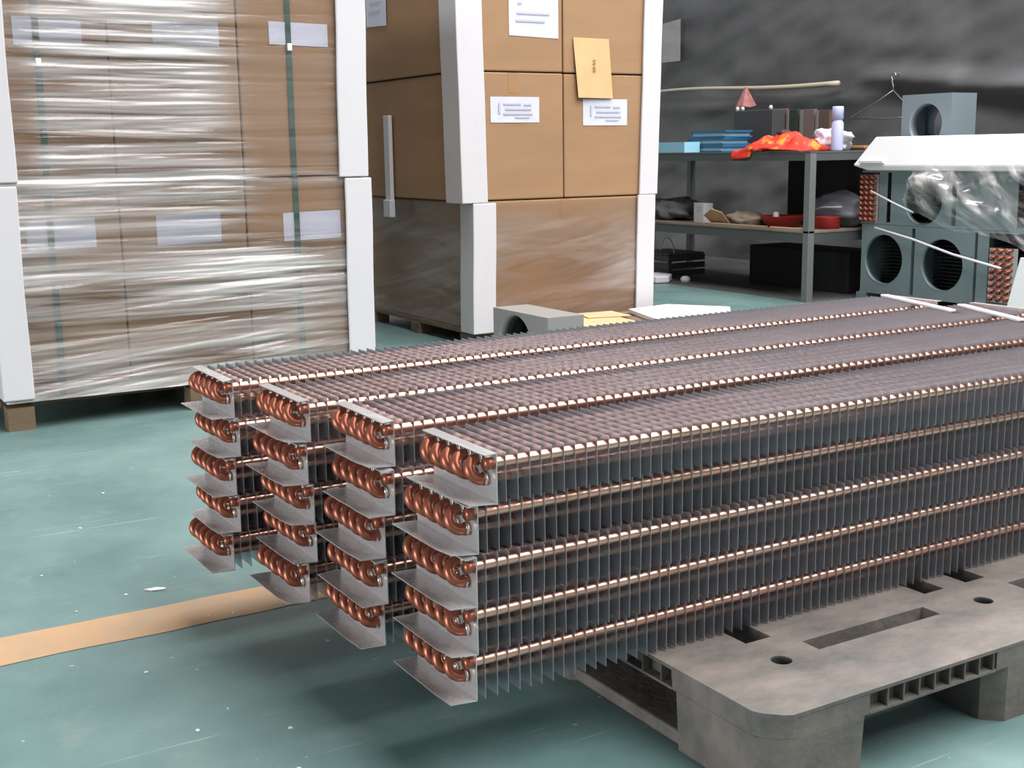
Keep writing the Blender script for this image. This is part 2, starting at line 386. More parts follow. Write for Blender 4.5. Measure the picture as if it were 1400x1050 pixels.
# ------------------------------------------------------------------ plastic pallet
PX0, PX1, PY0, PY1 = 1.158, 2.358, 1.235, 2.50
pal = thing('plastic_pallet', 'dirty grey plastic pallet under the stacked coils', 'pallet', (PX0, PY0, 0))
PLX, PLY = PX1-PX0, PY1-PY0
deck = MB()
slots = [(0.160, 0.216, 0.238, 0.50), (0.245, 0.535, 0.155, 0.195), (0.590, 0.642, 0.238, 0.50), (0.702, 0.756, 0.238, 0.50),
         (0.765, 1.055, 0.155, 0.195), (0.984, 1.04, 0.238, 0.50)]
rounds = [(0.163, 0.156, 0.0175), (0.652, 0.158, 0.0175)]
rb = [(cx-0.02, cx+0.02, cy-0.02, cy+0.02) for cx, cy, r in rounds]
INS = 0.02
ZB, ZT = 0.100, HP
xs = sorted(set([0.0, INS, 0.05, PLX-INS, PLX]+[a for s in slots+rb for a in s[:2]]))
ys = sorted(set([0.0, INS, 0.05, PLY-INS, PLY]+[a for s in slots+rb for a in s[2:]]))
def inr(x, y, q): return q[0] < x < q[1] and q[2] < y < q[3]
def cell(i, j):
    if i < 0 or j < 0 or i >= len(xs)-1 or j >= len(ys)-1: return None
    x, y = (xs[i]+xs[i+1])/2, (ys[j]+ys[j+1])/2
    if any(inr(x, y, s) for s in slots): return 'slot'
    if any(inr(x, y, s) for s in rb): return 'round'
    if x < 0.05 and y < 0.05: return 'corner'
    if x < INS or y < INS or x > PLX-INS or y > PLY-INS: return 'rim'
    return 'core'
zlow = {'core': ZB, 'round': ZB, 'rim': ZT-0.006, 'corner': ZB}
for i in range(len(xs)-1):
    for j in range(len(ys)-1):
        cc = cell(i, j)
        if cc in ('slot', 'round', 'corner'): continue
        x0, x1, y0, y1 = xs[i], xs[i+1], ys[j], ys[j+1]; z0 = zlow[cc]; b = len(deck.v)
        deck.v += [(x0, y0, ZT), (x1, y0, ZT), (x1, y1, ZT), (x0, y1, ZT), (x0, y0, z0), (x1, y0, z0), (x1, y1, z0), (x0, y1, z0)]
        deck.f += [(b, b+1, b+2, b+3), (b+7, b+6, b+5, b+4)]
        for (di, dj), q in (((0, -1), (0, 4, 5, 1)), ((1, 0), (1, 5, 6, 2)), ((0, 1), (2, 6, 7, 3)), ((-1, 0), (3, 7, 4, 0))):
            o = cell(i+di, j+dj)
            if o in ('core', 'round', 'corner') or o == cc: continue
            deck.f.append(tuple(b+k for k in q))
for (cx, cy, r), q in zip(rounds, rb):
    deck.holed('z', ZB, q[0], q[1], q[2], q[3], cx, cy, r, ZT-ZB, 24)
deck.prism([(0.0, 0.042), (0.006, 0.030), (0.030, 0.006), (0.042, 0.0), (0.05, 0.0), (0.05, 0.05), (0.0, 0.05)], ZB, ZT)
deck.build('deck', M_plastic, pal)
# floor of the round recesses
for cx, cy, r in rounds:
    MB().lathe([(0.0001, 0), (0.017, 0), (0.017, 0.0008)], (cx, cy, 0.1005), 16).build('drain_cup', M_dark, pal)
for cx, cy, r in rounds:
    MB().lathe([(0.0174, 0.0), (0.0168, 0.034)], (cx, cy, 0.1012), 24).build('hole_sleeve', M_dbox, pal, smooth=True)
# bottom lip and ribs round the rim
LEGX = [(0.0, 0.200), (0.490, 0.710), (PLX-0.2, PLX)]
LEGY = [(0.0, 0.232), (0.52, 0.745), (PLY-0.232, PLY)]
def gaps(L): return [(L[0][1], L[1][0]), (L[1][1], L[2][0])]
for ga, gb in gaps(LEGX):
    for q in ((ga, gb, 0.0006, INS+0.004), (ga, gb, PLY-INS-0.004, PLY)): MB().box(*q, 0.098, 0.1025).build('rim_lip', M_plastic, pal)
for ga, gb in gaps(LEGY):
    for q in ((0.0006, INS+0.004, ga, gb), (PLX-INS-0.004, PLX, ga, gb)): MB().box(*q, 0.098, 0.1025).build('rim_lip', M_plastic, pal)
e = 0.0008
for ga, gb in LEGX:
    for q in ((max(ga, 0.05)+e, min(gb, PLX)-e, e, INS-e), (ga+e, gb-e, PLY-INS+e, PLY-e)): MB().box(*q, 0.099, ZT-0.0062).build('leg_head', M_plastic, pal)
for ga, gb in LEGY:
    for q in ((e, INS-e, max(ga, 0.05)+e, gb-e), (PLX-INS+e, PLX-e, ga+e, gb-e)): MB().box(*q, 0.099, ZT-0.0062).build('leg_head', M_plastic, pal)
rib_x = MB().box(-0.0012, 0.0012, 0.0005, INS+0.001, 0.102, ZT-0.0055).mesh('rim_rib', M_plastic)
rib_y = MB().box(0.0005, INS+0.001, -0.0015, 0.0015, 0.102, ZT-0.0055).mesh('rim_rib', M_plastic)
n = 0
for i in range(34):
    x = 0.028+0.035*i
    if any(a-0.005 < x < b+0.005 for a, b in LEGX): continue
    put('rim_rib', rib_x, pal, (x, 0, 0))
for i in range(24):
    y = 0.06+0.05*i
    if any(a-0.005 < y < b+0.005 for a, b in LEGY): continue
    put('rim_rib', rib_y, pal, (0, y, 0))
for ix, (xa, xb) in enumerate(LEGX):
    for iy, (ya, yb) in enumerate(LEGY):
        c = 0.036
        cs = [c if (ix == 0 and iy == 0) else 0.012, c if (ix == 2 and iy == 0) else (0.03 if ix == 1 and iy == 0 else 0.012), 0.012, 0.012 if not (ix == 1 and iy == 0) else 0.03]
        c0, c1, c2, c3 = cs
        if ix == 1 and iy == 0: c0 = 0.03
        poly = [(xa+c0, ya), (xb-c1, ya), (xb, ya+c1), (xb, yb-c2), (xb-c2, yb), (xa+c3, yb), (xa, yb-c3), (xa, ya+c0)]
        lo = [( (p[0]-(xa+xb)/2)*0.965+(xa+xb)/2, (p[1]-(ya+yb)/2)*0.965+(ya+yb)/2) for p in poly]
        hi = [( (p[0]-(xa+xb)/2)*0.998+(xa+xb)/2, (p[1]-(ya+yb)/2)*0.998+(ya+yb)/2) for p in poly]
        b = MB(); k = len(poly)
        b.v = [(p[0], p[1], 0) for p in lo]+[(p[0], p[1], 0.0995) for p in hi]
        b.f = [tuple(range(k-1, -1, -1)), tuple(range(k, 2*k))]+[(i, (i+1) % k, k+(i+1) % k, k+i) for i in range(k)]
        b.build('leg', M_plastic, pal)
for xa, xb in LEGX:
    MB().box(xa+0.012, xb-0.012, 0.2, PLY-0.2, 0.0005, 0.024).build('skid', M_plastic, pal, bevel=0.004)

# ------------------------------------------------------------------ wrapped carton stacks
def wood_pallet(x0, x1, y0, y1, h, label, inset=0.0):
    t = thing('wooden_pallet', label, 'pallet', (x0, y0, 0)); X, Y = x1-x0, y1-y0; s = h-0.04
    nb = 5
    for i in range(nb):
        a = X*i/nb
        MB().box(a+0.01, a+X/nb-0.01, inset, Y, h-0.02, h-0.001).build('deck_board', M_wood, t)
    for yy in (0.0, Y/2-0.045, Y-0.09):
        MB().box(0, X, max(yy, inset), max(yy, inset)+0.09, s, h-0.02).build('stringer_board', M_wood, t)
        for xx in (0.0, X/2-0.045, X-0.09):
            MB().box(xx, xx+0.09, yy, yy+0.09, 0, s if not (inset and yy == 0) else h-0.022).build('block', M_wood, t)
    return t
def label_on(parent, x0, x1, z0, z1, y, lines=(), skew=0.0, name='paper_label', m=None):
    """sheet on a face looking towards -y (local coordinates of the carton)"""
    b = MB()
    b.grid(6, 4, lambda u, v: (x0+(x1-x0)*u, y-0.0012-0.003*abs(noise.noise((u*3+x0, v*3+z0, 2))), z0+(z1-z0)*v+skew*(u-0.5)))
    o = solid(b.build(name, m or M_paper, parent), 0.0006)
    if lines:
        pb = MB()
        for (a, c, zz, hh) in lines:
            zc = z0+(z1-z0)*zz
            pb.box(x0+(x1-x0)*a, x0+(x1-x0)*c, y-0.0056, y-0.0046, zc-hh/2, zc+hh/2)
        pb.build('printed_lines', M_print, o)
    return o
def carton(x0, x1, y0, y1, z0, z1, label, group):
    t = thing('carton', label, 'carton', (x0, y0, z0), 0, group)
    X, Y, Z = x1-x0, y1-y0, z1-z0; g = 0.0025
    n = 14
    b = MB(); b.box(g, X-g, 0, Y, g, Z-g)
    b.build('carton_body', M_carton, t, bevel=0.006)
    MB().box(X/2-0.03, X/2+0.03, -0.0008, 0.002, Z-0.10, Z-0.004).build('tape', mat('brown_tape', (0.36, 0.20, 0.095), 0.35), t)
    return t
S1Y, S1B = 4.574, 1.15
xs1 = [0.650, 1.083, 1.553, 2.035]
cnames = ['beside the tall white post at the outer end', 'in the middle', 'beside the wooden-pallet white post nearer the second stack']
z1s = [0.105, 0.864, 1.625]
wood_pallet(0.645, 2.035, 4.565, 5.72, 0.104, 'wooden pallet under the film-wrapped wide carton stack', 0.14)
lab1 = {(0, 1): (.771, .997, 1.323, 1.419), (1, 1): (1.242, 1.484, 1.342, 1.428), (2, 1): (1.677, 1.912, 1.352, 1.436),
        (0, 0): (.760, .994, .630, .735), (1, 0): (1.211, 1.452, .628, .738), (2, 0): (1.698, 1.935, .620, .728)}
dess = {(0, 0): 'lower wrapped carton at the outer end of the wide stack', (1, 0): 'lower wrapped carton in the middle of the wide stack', (2, 0): 'lower wrapped carton of the wide stack next to the narrower stack',
        (0, 1): 'upper wrapped carton at the outer end of the wide stack', (1, 1): 'upper wrapped carton in the middle of the wide stack', (2, 1): 'upper wrapped carton of the wide stack next to the narrower stack'}
for k in range(2):
    for i in range(3):
        t = carton(xs1[i], xs1[i+1], S1Y, S1Y+S1B, z1s[k], z1s[k+1], dess[(i, k)], 'cartons of the wide wrapped stack')
        a = lab1[(i, k)]
        label_on(t, a[0]-xs1[i], a[1]-xs1[i], a[2]-z1s[k], a[3]-z1s[k], 0, skew=-0.004 if k else 0.004)
# foam corner posts (angle profile)
def post(name, x, y, sx, z0, z1, w, d, th, label, lean=0.0):
    """angle post round a vertical edge at (x,y): legs run along sx*x and +y"""
    poly = [(0, 0), (sx*w, 0), (sx*w, th), (sx*th, th), (sx*th, d), (0, d)]
    if sx < 0: poly = poly[::-1]
    b = MB(); n = len(poly); nz = 14
    for k in range(nz+1):
        z = (z1-z0)*k/nz; o = lean*k/nz+0.006*noise.noise((x*3, z*2.5, y))*math.sin(math.pi*k/nz)
        b.v += [(p[0]+o, p[1], z) for p in poly]
    b.f += [tuple(range(n-1, -1, -1)), tuple(nz*n+i for i in range(n))]
    for k in range(nz):
        b.f += [(k*n+i, k*n+(i+1) % n, (k+1)*n+(i+1) % n, (k+1)*n+i) for i in range(n)]
    o = b.build(name, M_foam, loc=(x, y, z0), bevel=0.004)
    return tag(o, label, 'corner post')
G = 0.014
post('corner_post', 0.632, S1Y-0.031, 1, 0.112, 0.853, 0.105, 0.10, 0.014, 'lower white foam corner post at the outer end of the wide stack')
post('corner_post', 0.646, S1Y-0.028, 1, 0.866, 1.62, 0.098, 0.10, 0.014, 'upper white foam corner post at the outer end of the wide stack', 0.0)
post('corner_post', 2.054, S1Y-0.032, -1, 0.112, 0.853, 0.112, 0.10, 0.014, 'lower white foam corner post of the wide stack next to the narrower stack', 0.008)
post('corner_post', 2.052, S1Y-0.028, -1, 0.858, 1.62, 0.122, 0.10, 0.014, 'upper white foam corner post of the wide stack next to the narrower stack', 0.012)
# green straps
def strap(x0, x1, y, z0, z1, label, buckle=None):
    t = thing('packing_strap', label, 'strap', (x0, y, z0))
    def fn(u, v):
        return (0.022*u+(x1-x0)*v+0.004*noise.noise((v*4, x0, 0)), -0.0030-0.002*math.sin(v*9+x0)**2, (z1-z0)*v)
    solid(MB().grid(2, 40, fn).build('strap_band', M_strap, t), 0.0012)
    if buckle:
        v = (buckle-z0)/(z1-z0); MB().box(0.002+(x1-x0)*v, 0.020+(x1-x0)*v, -0.016, -0.005, buckle-z0-0.014, buckle-z0+0.014).build('buckle', M_buckle, t, bevel=0.003)
    return t
strap(1.742, 1.742, S1Y, 0.106, 1.62, 'green packing strap down the wide stack beside the narrower stack', 1.345)
strap(0.828, 0.836, S1Y, 0.106, 1.62, 'green packing strap down the wide stack at its outer end', 1.27)
# stretch film over the wide stack
def film(name, label, x0, x1, yf, yb, z0, z1, nu, nz, amp, tilt, m, layer, dz=0.017, sides=(True, True)):
    per = (yb-yf if sides[0] else 0, x1-x0, yb-yf if sides[1] else 0); T = sum(per)
    vals = []
    def fn(u, v):
        s = u*T; z = z0+(z1-z0)*v
        if s < per[0]: x, y, nx, ny = x0, yb-s, -1, 0
        elif s <= per[0]+per[1]: x, y, nx, ny = x0+s-per[0], yf, 0, -1
        else: x, y, nx, ny = x1, yf+s-per[0]-per[1], 1, 0
        w = z-tilt(x, z)*(s-per[0])
        lay = layer(s-per[0], z); vals.append(lay)
        q = noise.noise((s*1.5, w/dz*0.55, 2.0))+0.6*noise.noise((s*2.6, w/dz, 7.0))+0.4*noise.noise((s*5, w/dz*1.9, 4.0))
        d = amp*q*min(1.25, 0.10+lay)
        d = max(d, -amp*1.1)
        return (x+nx*d, y+ny*d, z)
    b = MB().grid(nu, nz, fn); o = b.build(name, m, smooth=True)
    at = o.data.attributes.new('layers', 'FLOAT', 'POINT'); at.data.foreach_set('value', vals)
    return tag(o, label, 'plastic wrap')
def sm(a, b, x):
    t = max(0.0, min(1.0, (x-a)/(b-a))); return t*t*(3-2*t)
def lay1(s, z):
    # number of film turns: heavy over the left and bottom, thin at the upper right
    right = sm(0.75, 1.0, s+0.10*noise.noise((z*3, s, 1)))
    base = 1.0-0.86*right
    low = sm(0.78, 0.55, z)*sm(0.05, 0.2, z)
    base = max(base, low*(1.0-0.55*sm(0.9, 1.4, s)))
    left = sm(0.12, 0.22, s) if z > 0.87 else 1.0
    base *= 0.45+0.55*left
    base *= 0.75+0.5*noise.noise((s*1.3, z*5, 11))
    band = math.exp(-((z-0.865)/0.035)**2)
    return max(0.05, min(1.3, base+0.35*band))
film('stretch_film', 'clear wrinkled stretch film wound round the wide carton stack', 0.645, 2.040, S1Y-0.0150, S1Y+1.12, 0.10, 1.62, 300, 420, 0.0070,
     lambda x, z: 0.10*sm(0.62, 0.25, z), M_film, lay1)

# narrower stack
S2Y = 5.272; D2 = 1.25
wood_pallet(2.90, 3.98, 5.30, 6.50, 0.078, 'wooden pallet under the narrower carton stack')
tb = carton(2.925, 3.985, S2Y, S2Y+D2, 0.079, 0.710, 'wide bottom carton of the narrower stack', 'cartons of the narrower stack')
ml = carton(2.872, 3.446, S2Y-0.002, S2Y+D2, 0.711, 1.322, 'middle-layer carton with a label and no envelope on the narrower stack', 'cartons of the narrower stack')
mr = carton(3.448, 4.015, S2Y, S2Y+D2, 0.711, 1.320, 'middle-layer carton under the buff envelope on the narrower stack', 'cartons of the narrower stack')
ul = carton(2.866, 3.444, S2Y-0.002, S2Y+D2, 1.323, 1.93, 'top-layer carton with a large white notice on the narrower stack', 'cartons of the narrower stack')
ur = carton(3.447, 4.020, S2Y, S2Y+D2, 1.322, 1.93, 'top-layer carton carrying the buff envelope on the narrower stack', 'cartons of the narrower stack')
lns = [(0.16, 0.20, 0.55, 0.05), (0.26, 0.62, 0.72, 0.008), (0.68, 0.84, 0.70, 0.008), (0.30, 0.84, 0.52, 0.008), (0.26, 0.86, 0.34, 0.008), (0.5, 0.8, 0.2, 0.006)]
label_on(ml, 3.027-2.872, 3.303-2.872, 1.083-0.711, 1.205-0.711, 0, lns)
label_on(mr, 3.564-3.448, 3.836-3.448, 1.068-0.711, 1.198-0.711, 0, lns)
label_on(ul, 3.137-2.866, 3.418-2.866, 1.489-1.323, 1.84-1.323, 0, [(0.18, 0.26, 0.44, 0.010), (0.16, 0.82, 0.31, 0.010), (0.14, 0.72, 0.21, 0.010), (0.16, 0.8, 0.62, 0.010), (0.2, 0.78, 0.74, 0.010)], -0.008)
# notice on the side of the top carton (looks towards -x)
sn = MB().grid(4, 4, lambda u, v: (-0.0045-0.002*noise.noise((u*3, v*3, 1)), 0.78+0.25*u, 0.275+0.33*v+0.012*u)).build('paper_label', M_paper, ul); solid(sn, 0.0006)
pl = MB()
for zz, a, c in ((0.40, 0.84, 0.98), (0.355, 0.85, 0.99), (0.46, 0.83, 0.95)): pl.box(-0.0085, -0.0075, a, c, zz-0.005, zz+0.005)
pl.build('printed_lines', M_print, sn)
# buff envelope hanging over two cartons
env = thing('envelope', 'buff paper envelope taped askew on the narrower stack', 'envelope', (3.625, S2Y, 1.35))
def envp(u, v):
    x, z = -0.112+0.216*u, -0.148+0.292*v
    a = math.radians(4.0); return (x*math.cos(a)+z*math.sin(a)*-1, -0.006-0.016*(1-v)*(0.4+0.6*(1-u)), z*math.cos(a)+x*math.sin(a)*-0.15)
solid(MB().grid(8, 8, envp).build('envelope_sheet', M_env, env), 0.002)
eb = MB()
for zz in (0.035, 0.02, 0.0, -0.015): eb.box(-0.008, 0.006, -0.0175, -0.0165, zz-0.004, zz+0.004)
eb.build('printed_lines', mat('brown_print', (0.3, 0.17, 0.08), 0.7), env)
post('corner_post', 2.896, S2Y-0.030, 1, 0.066, 0.700, 0.128, 0.135, 0.014, 'lower white foam corner post of the narrower stack facing the wide stack', 0.012)
post('corner_post', 2.850, S2Y-0.028, 1, 0.702, 1.92, 0.142, 0.17, 0.014, 'upper white foam corner post of the narrower stack facing the wide stack', -0.018)
post('corner_post', 3.996, S2Y-0.022, -1, 0.080, 0.712, 0.112, 0.10, 0.014, 'lower white foam corner post of the narrower stack facing the workbench', 0.012)
post('corner_post', 4.022, S2Y-0.018, -1, 0.714, 1.92, 0.115, 0.10, 0.014, 'upper white foam corner post of the narrower stack facing the workbench', 0.04)
# stray foam batten stuck on the shaded side of the narrower stack
t = thing('foam_batten', 'narrow white foam batten on the shaded side of the narrower stack', 'batten', (2.842, 6.02, 0.61))
MB().box(0, 0.022, 0.005, 0.070, 0.06, 0.53).build('batten', M_foam, t, bevel=0.003)
MB().box(-0.012, 0.02, -0.005, 0.075, 0.0, 0.09).build('batten_foot', M_foam, t, bevel=0.003)
def lay2(s, z):
    f = sm(0.74, 0.5, z)*(0.75+0.5*noise.noise((s*1.5, z*4, 21)))
    if s < 0: f = max(f, 0.55*sm(1.5, 1.1, z))
    return max(0.03, f)
film('stretch_film', 'thin stretch film round the bottom of the narrower carton stack', 2.918, 3.990, S2Y-0.006, S2Y+1.2, 0.075, 0.70, 140, 120, 0.004,
     lambda x, z: 0.22, M_filmthin, lay2, 0.022)

# ------------------------------------------------------------------ bits behind the coils
# low sheet-metal fan shroud standing on the floor
def shroud(name, label, loc, w, h, d, cu, cv, r, m, cat='fan housing'):
    t = thing(name, label, cat, loc)
    MB().holed('x', 0, 0, w, 0, h, cu, cv, r, 0.002).build('front_panel', m, t)
    MB().box(0.002, d, 0, w, h-0.002, h).build('top_panel', m, t)
    MB().box(0.002, d, 0, 0.002, 0, h-0.002).build('side_panel', m, t)
    MB().box(0.002, d, w-0.002, w, 0, h-0.002).build('side_panel', m, t)
    ring = MB()
    n = 40
    for x, rr in ((0.0, r+0.0), (0.05, r-0.012), (0.05, r-0.015), (0.0, r-0.003)):
        ring.v += [(x, cu+rr*math.cos(2*math.pi*j/n), cv+rr*math.sin(2*math.pi*j/n)) for j in range(n)]
    for i in range(4):
        for j in range(n):
            ring.f.append((i*n+j, i*n+(j+1) % n, ((i+1) % 4)*n+(j+1) % n, ((i+1) % 4)*n+j))
    ring.build('venturi_ring', m, t, smooth=True)
    return t
M_shroud = mat('dull_zinc_sheet', (0.34, 0.335, 0.325), 0.5, 0.6)
t = shroud('fan_housing', 'low zinc fan housing with a round opening behind the coils', (2.585, 4.075, 0.0), 0.43, 0.30, 0.17, 0.255, 0.155, 0.135, M_shroud)
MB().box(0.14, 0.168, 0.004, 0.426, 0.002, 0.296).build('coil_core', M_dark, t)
t = thing('metal_tray', 'small folded zinc tray lying by the low fan housing', 'tray', (2.40, 3.93, 0.0))
MB().box(0, 0.16, 0, 0.26, 0.205, 0.208).build('tray_top', M_shroud, t)
MB().box(0, 0.003, 0, 0.26, 0.0, 0.205).build('tray_side', M_shroud, t); MB().box(0, 0.16, 0, 0.003, 0.0, 0.205).build('tray_side', M_shroud, t)
wood_pallet(3.02, 4.18, 4.42, 5.20, 0.118, 'low wooden pallet carrying cardboard flats behind the coils')
def flat(name, pts, z, h, m, label, cat):
    c = Vector((sum(p[0] for p in pts)/len(pts), sum(p[1] for p in pts)/len(pts), z))
    o = MB().prism([(p[0]-c.x, p[1]-c.y) for p in pts], 0, h).build(name, m, loc=c, bevel=0.002); return tag(o, label, cat)
flat('cardboard_sheet', [(3.06, 4.82), (3.56, 4.80), (3.60, 5.06), (3.26, 5.16)], 0.119, 0.008, M_cartonend, 'larger tan cardboard sheet lying on the low pallet', 'cardboard')
flat('cardboard_sheet', [(3.42, 5.02), (3.64, 4.96), (3.66, 5.16), (3.46, 5.18)], 0.128, 0.006, M_cartonend, 'small tan cardboard offcut on top of the larger sheet', 'cardboard')
flat('foam_slab', [(3.63, 4.76), (4.06, 4.70), (4.21, 4.88), (4.02, 5.16), (3.74, 5.12)], 0.119, 0.022, M_foamb, 'bright white foam slab lying on the low pallet', 'foam slab')

# ------------------------------------------------------------------ workbench
BX0, BX1, BY0, BY1, BT = 5.44, 6.35, 5.595, 7.85, 0.917
t = thing('workbench', 'dark steel workbench with a lower shelf along the sheeted wall', 'workbench', (BX0, BY0, 0))
bx, by = BX1-BX0, BY1-BY0
MB().box(0, bx, 0, by, BT-0.012, BT).build('bench_top', M_bench, t, bevel=0.002)
MB().box(0.002, 0.03, 0.002, by-0.002, BT-0.055, BT-0.012).build('apron', M_bench, t); MB().box(0.03, bx-0.002, 0.002, 0.03, BT-0.055, BT-0.012).build('apron', M_bench, t)
MB().box(bx-0.03, bx-0.002, 0.03, by-0.002, BT-0.055, BT-0.012).build('apron', M_bench, t)
for xx in (0.0, bx-0.05):
    for yy in (0.0, by-0.05):
        MB().box(xx, xx+0.05, yy, yy+0.05, 0, BT-0.012).build('leg', mat('grey_bench_leg', (0.15, 0.16, 0.16), 0.45, 0.2), t, bevel=0.003)
MB().box(0.0, bx, 0.0, by, 0.424, 0.436).build('shelf_board', M_shelf, t)
MB().box(0.004, 0.03, 0.05, by-0.05, 0.365, 0.424).build('shelf_rail', M_bench, t); MB().box(0.05, bx-0.05, 0.004, 0.03, 0.365, 0.424).build('shelf_rail', M_bench, t)

def bxo(name, x0, x1, y0, y1, z0, z1, m, label, cat, bevel=0.004, rz=0.0):
    o = MB().box(-(x1-x0)/2, (x1-x0)/2, -(y1-y0)/2, (y1-y0)/2, 0, z1-z0).build(name, m, loc=((x0+x1)/2, (y0+y1)/2, z0), bevel=bevel)
    o.rotation_euler = (0, 0, rz); return tag(o, label, cat)
# light blue tray with rim
t = thing('plastic_tray', 'pale blue plastic tray on the workbench end', 'tray', (5.45, 6.82, BT))
MB().box(0, 0.135, 0, 0.52, 0.001, 0.012).build('tray_base', M_lblue, t)
for a in ((0, 0.135, 0, 0.012), (0, 0.135, 0.508, 0.52), (0, 0.012, 0.012, 0.508), (0.123, 0.135, 0.012, 0.508)): MB().box(a[0], a[1], a[2], a[3], 0.012, 0.072).build('tray_wall', M_lblue, t)
# blue binders stacked
for i in range(3):
    t = thing('blue_binder', ['lowest deep blue binder in the pile beside the pale tray', 'middle deep blue binder in the pile beside the pale tray', 'top deep blue binder in the pile beside the pale tray'][i], 'binder', (5.60+0.012*i, 6.60, BT+0.001+0.049*i), (-0.02, 0.03, -0.01)[i], 'deep blue binders in a pile')
    MB().box(0, 0.24, 0, 0.36, 0, 0.010).build('cover', M_blue, t); MB().box(0, 0.24, 0, 0.36, 0.036, 0.047).build('cover', M_blue, t)
    MB().box(0.006, 0.234, 0.02, 0.36, 0.010, 0.036).build('pages', M_page, t); MB().box(0, 0.24, 0.36, 0.368, 0, 0.047).build('spine', M_blue, t)
t = thing('control_box', 'charcoal metal box standing upright with white knobs on the workbench', 'box', (6.0, 6.55, BT+0.001))
MB().box(0, 0.12, 0, 0.40, 0, 0.285).build('box_body', M_dbox, t, bevel=0.006)
for yy, zz in ((0.385, 0.303), (0.04, 0.303), (0.33, 0.303)):
    MB().lathe([(0.0001, 0), (0.012, 0.0), (0.013, 0.02), (0.008, 0.028), (0.0001, 0.03)], (0.02, yy, zz-0.02)).build('knob', M_foam, t, smooth=True)
bd = [(6.56, 6.685, 0.29, M_pink, 'dull red upright board leaning behind the red garment'), (6.44, 6.545, 0.28, mat('olive_panel', (0.03, 0.04, 0.035), 0.6), 'dark olive upright board behind the bench goods'), (6.285, 6.415, 0.275, mat('taupe_panel', (0.15, 0.12, 0.11), 0.6), 'taupe upright board behind the bench goods'), (6.14, 6.265, 0.265, M_brown, 'dark brown upright board behind the bench goods')]
for y0, y1, h, mm, lb in bd:
    mm = mat('faded_red_panel', (0.16, 0.06, 0.055), 0.6) if mm is M_pink else mm
    o = thing('upright_board', lb, 'board', (6.13, y0, BT+0.001))
    MB().box(0, 0.03, 0, y1-y0, 0, h).build('board_face', mm, o, bevel=0.003); MB().box(-0.006, 0.0, (y1-y0)*0.82, y1-y0, 0.0, h).build('edge_strip', mat('grey_edge', (0.18, 0.19, 0.185), 0.5), o)
# red garment draped over the bench edge
def garment(u, v):
    y = 5.70+0.60*u
    prof = [(5.73, BT+0.004), (5.69, BT+0.075), (5.61, BT+0.10), (5.52, BT+0.06), (5.436, BT+0.012), (5.424, BT-0.045)]
    s = v*(len(prof)-1); i = min(int(s), len(prof)-2); k = s-i
    x = prof[i][0]*(1-k)+prof[i+1][0]*k; z = prof[i][1]*(1-k)+prof[i+1][1]*k
    f = math.sin(math.pi*min(1, max(0, u)))**0.6
    hang = sm(0.35, 0.9, u)
    if v > 0.8:
        x = x*hang+5.47*(1-hang); z = (BT+0.008)*(1-hang)+z*hang
    z2 = BT+0.004+(z-BT)*f*(1+1.1*noise.noise((u*7, v*5, 3))) if z > BT else z
    return (x+0.02*noise.noise((u*7, v*5, 8)), y, max(z2, BT+0.003) if x > 5.437 else z2)
g = MB().grid(40, 30, garment).build('work_garment', M_fabric, smooth=True); solid(g, 0.004, 1.0); tag(g, 'crumpled red and orange garment draped over the workbench edge', 'clothing')
o = MB().blob((5.62, 6.02, BT+0.118), 0.05, 0.035, 0.022, 0.5, 4.0).build('dark_glove', mat('dark_maroon', (0.04, 0.01, 0.012), 0.7), smooth=True); tag(o, 'small dark maroon glove on top of the red garment', 'glove')
o = MB().blob((5.86, 5.83, BT+0.062), 0.09, 0.125, 0.075, 0.75, 2.0, 28, 16, BT+0.001).build('plastic_bag', M_bag, smooth=True); tag(o, 'crumpled white plastic bag next to the lavender bottle', 'bag')
t = thing('spray_bottle', 'tall pale lavender bottle on the workbench corner', 'bottle', (5.70, 5.640, BT+0.001))
MB().lathe([(0.0001, 0), (0.035, 0), (0.037, 0.008), (0.037, 0.165), (0.030, 0.18), (0.027, 0.19)]).build('bottle_body', M_lav, t, smooth=True)
MB().lathe([(0.027, 0.19), (0.035, 0.191), (0.035, 0.262), (0.032, 0.268), (0.0001, 0.269)]).build('bottle_cap', M_lav, t, smooth=True)
t = thing('brown_brush', 'flat wooden brush lying at the rear of the workbench', 'brush', (5.98, 5.68, BT+0.001))
MB().box(0, 0.05, 0, 0.26, 0.012, 0.03).build('brush_handle', mat('orange_wood', (0.42, 0.2, 0.07), 0.6), t, bevel=0.004); MB().box(0.005, 0.045, 0.0, 0.12, 0, 0.012).build('bristles', M_brown, t)

# things on the bench shelf
SZ = 0.437
o = MB().blob((5.72, 7.27, SZ+0.06), 0.16, 0.24, 0.085, 0.6, 9.0, 28, 16, SZ).build('grey_cloth', M_grey, smooth=True); tag(o, 'crumpled grey cloth at the far end of the bench shelf', 'cloth')
t = thing('small_carton', 'small white box with a printed front on the bench shelf', 'box', (5.52, 6.69, SZ), -0.25)
MB().box(0, 0.07, 0, 0.16, 0, 0.135).build('box_body', M_foam, t, bevel=0.002)
pb = MB()
for zz in (0.11, 0.10, 0.09, 0.08): pb.box(-0.0008, 0, 0.04, 0.11, zz-0.003, zz+0.003)
pb.build('printed_lines', M_print, t)
o = MB().prism([(0, 0), (0.17, 0.0), (0.21, 0.07), (0.10, 0.13), (0.02, 0.10)], 0, 0.006).build('cardboard_scrap', M_cartonend, loc=(5.56, 6.46, SZ+0.002)); o.rotation_euler = (math.radians(52), 0, math.radians(95)); tag(o, 'orange-brown cardboard scrap leaning by the small white box', 'cardboard')
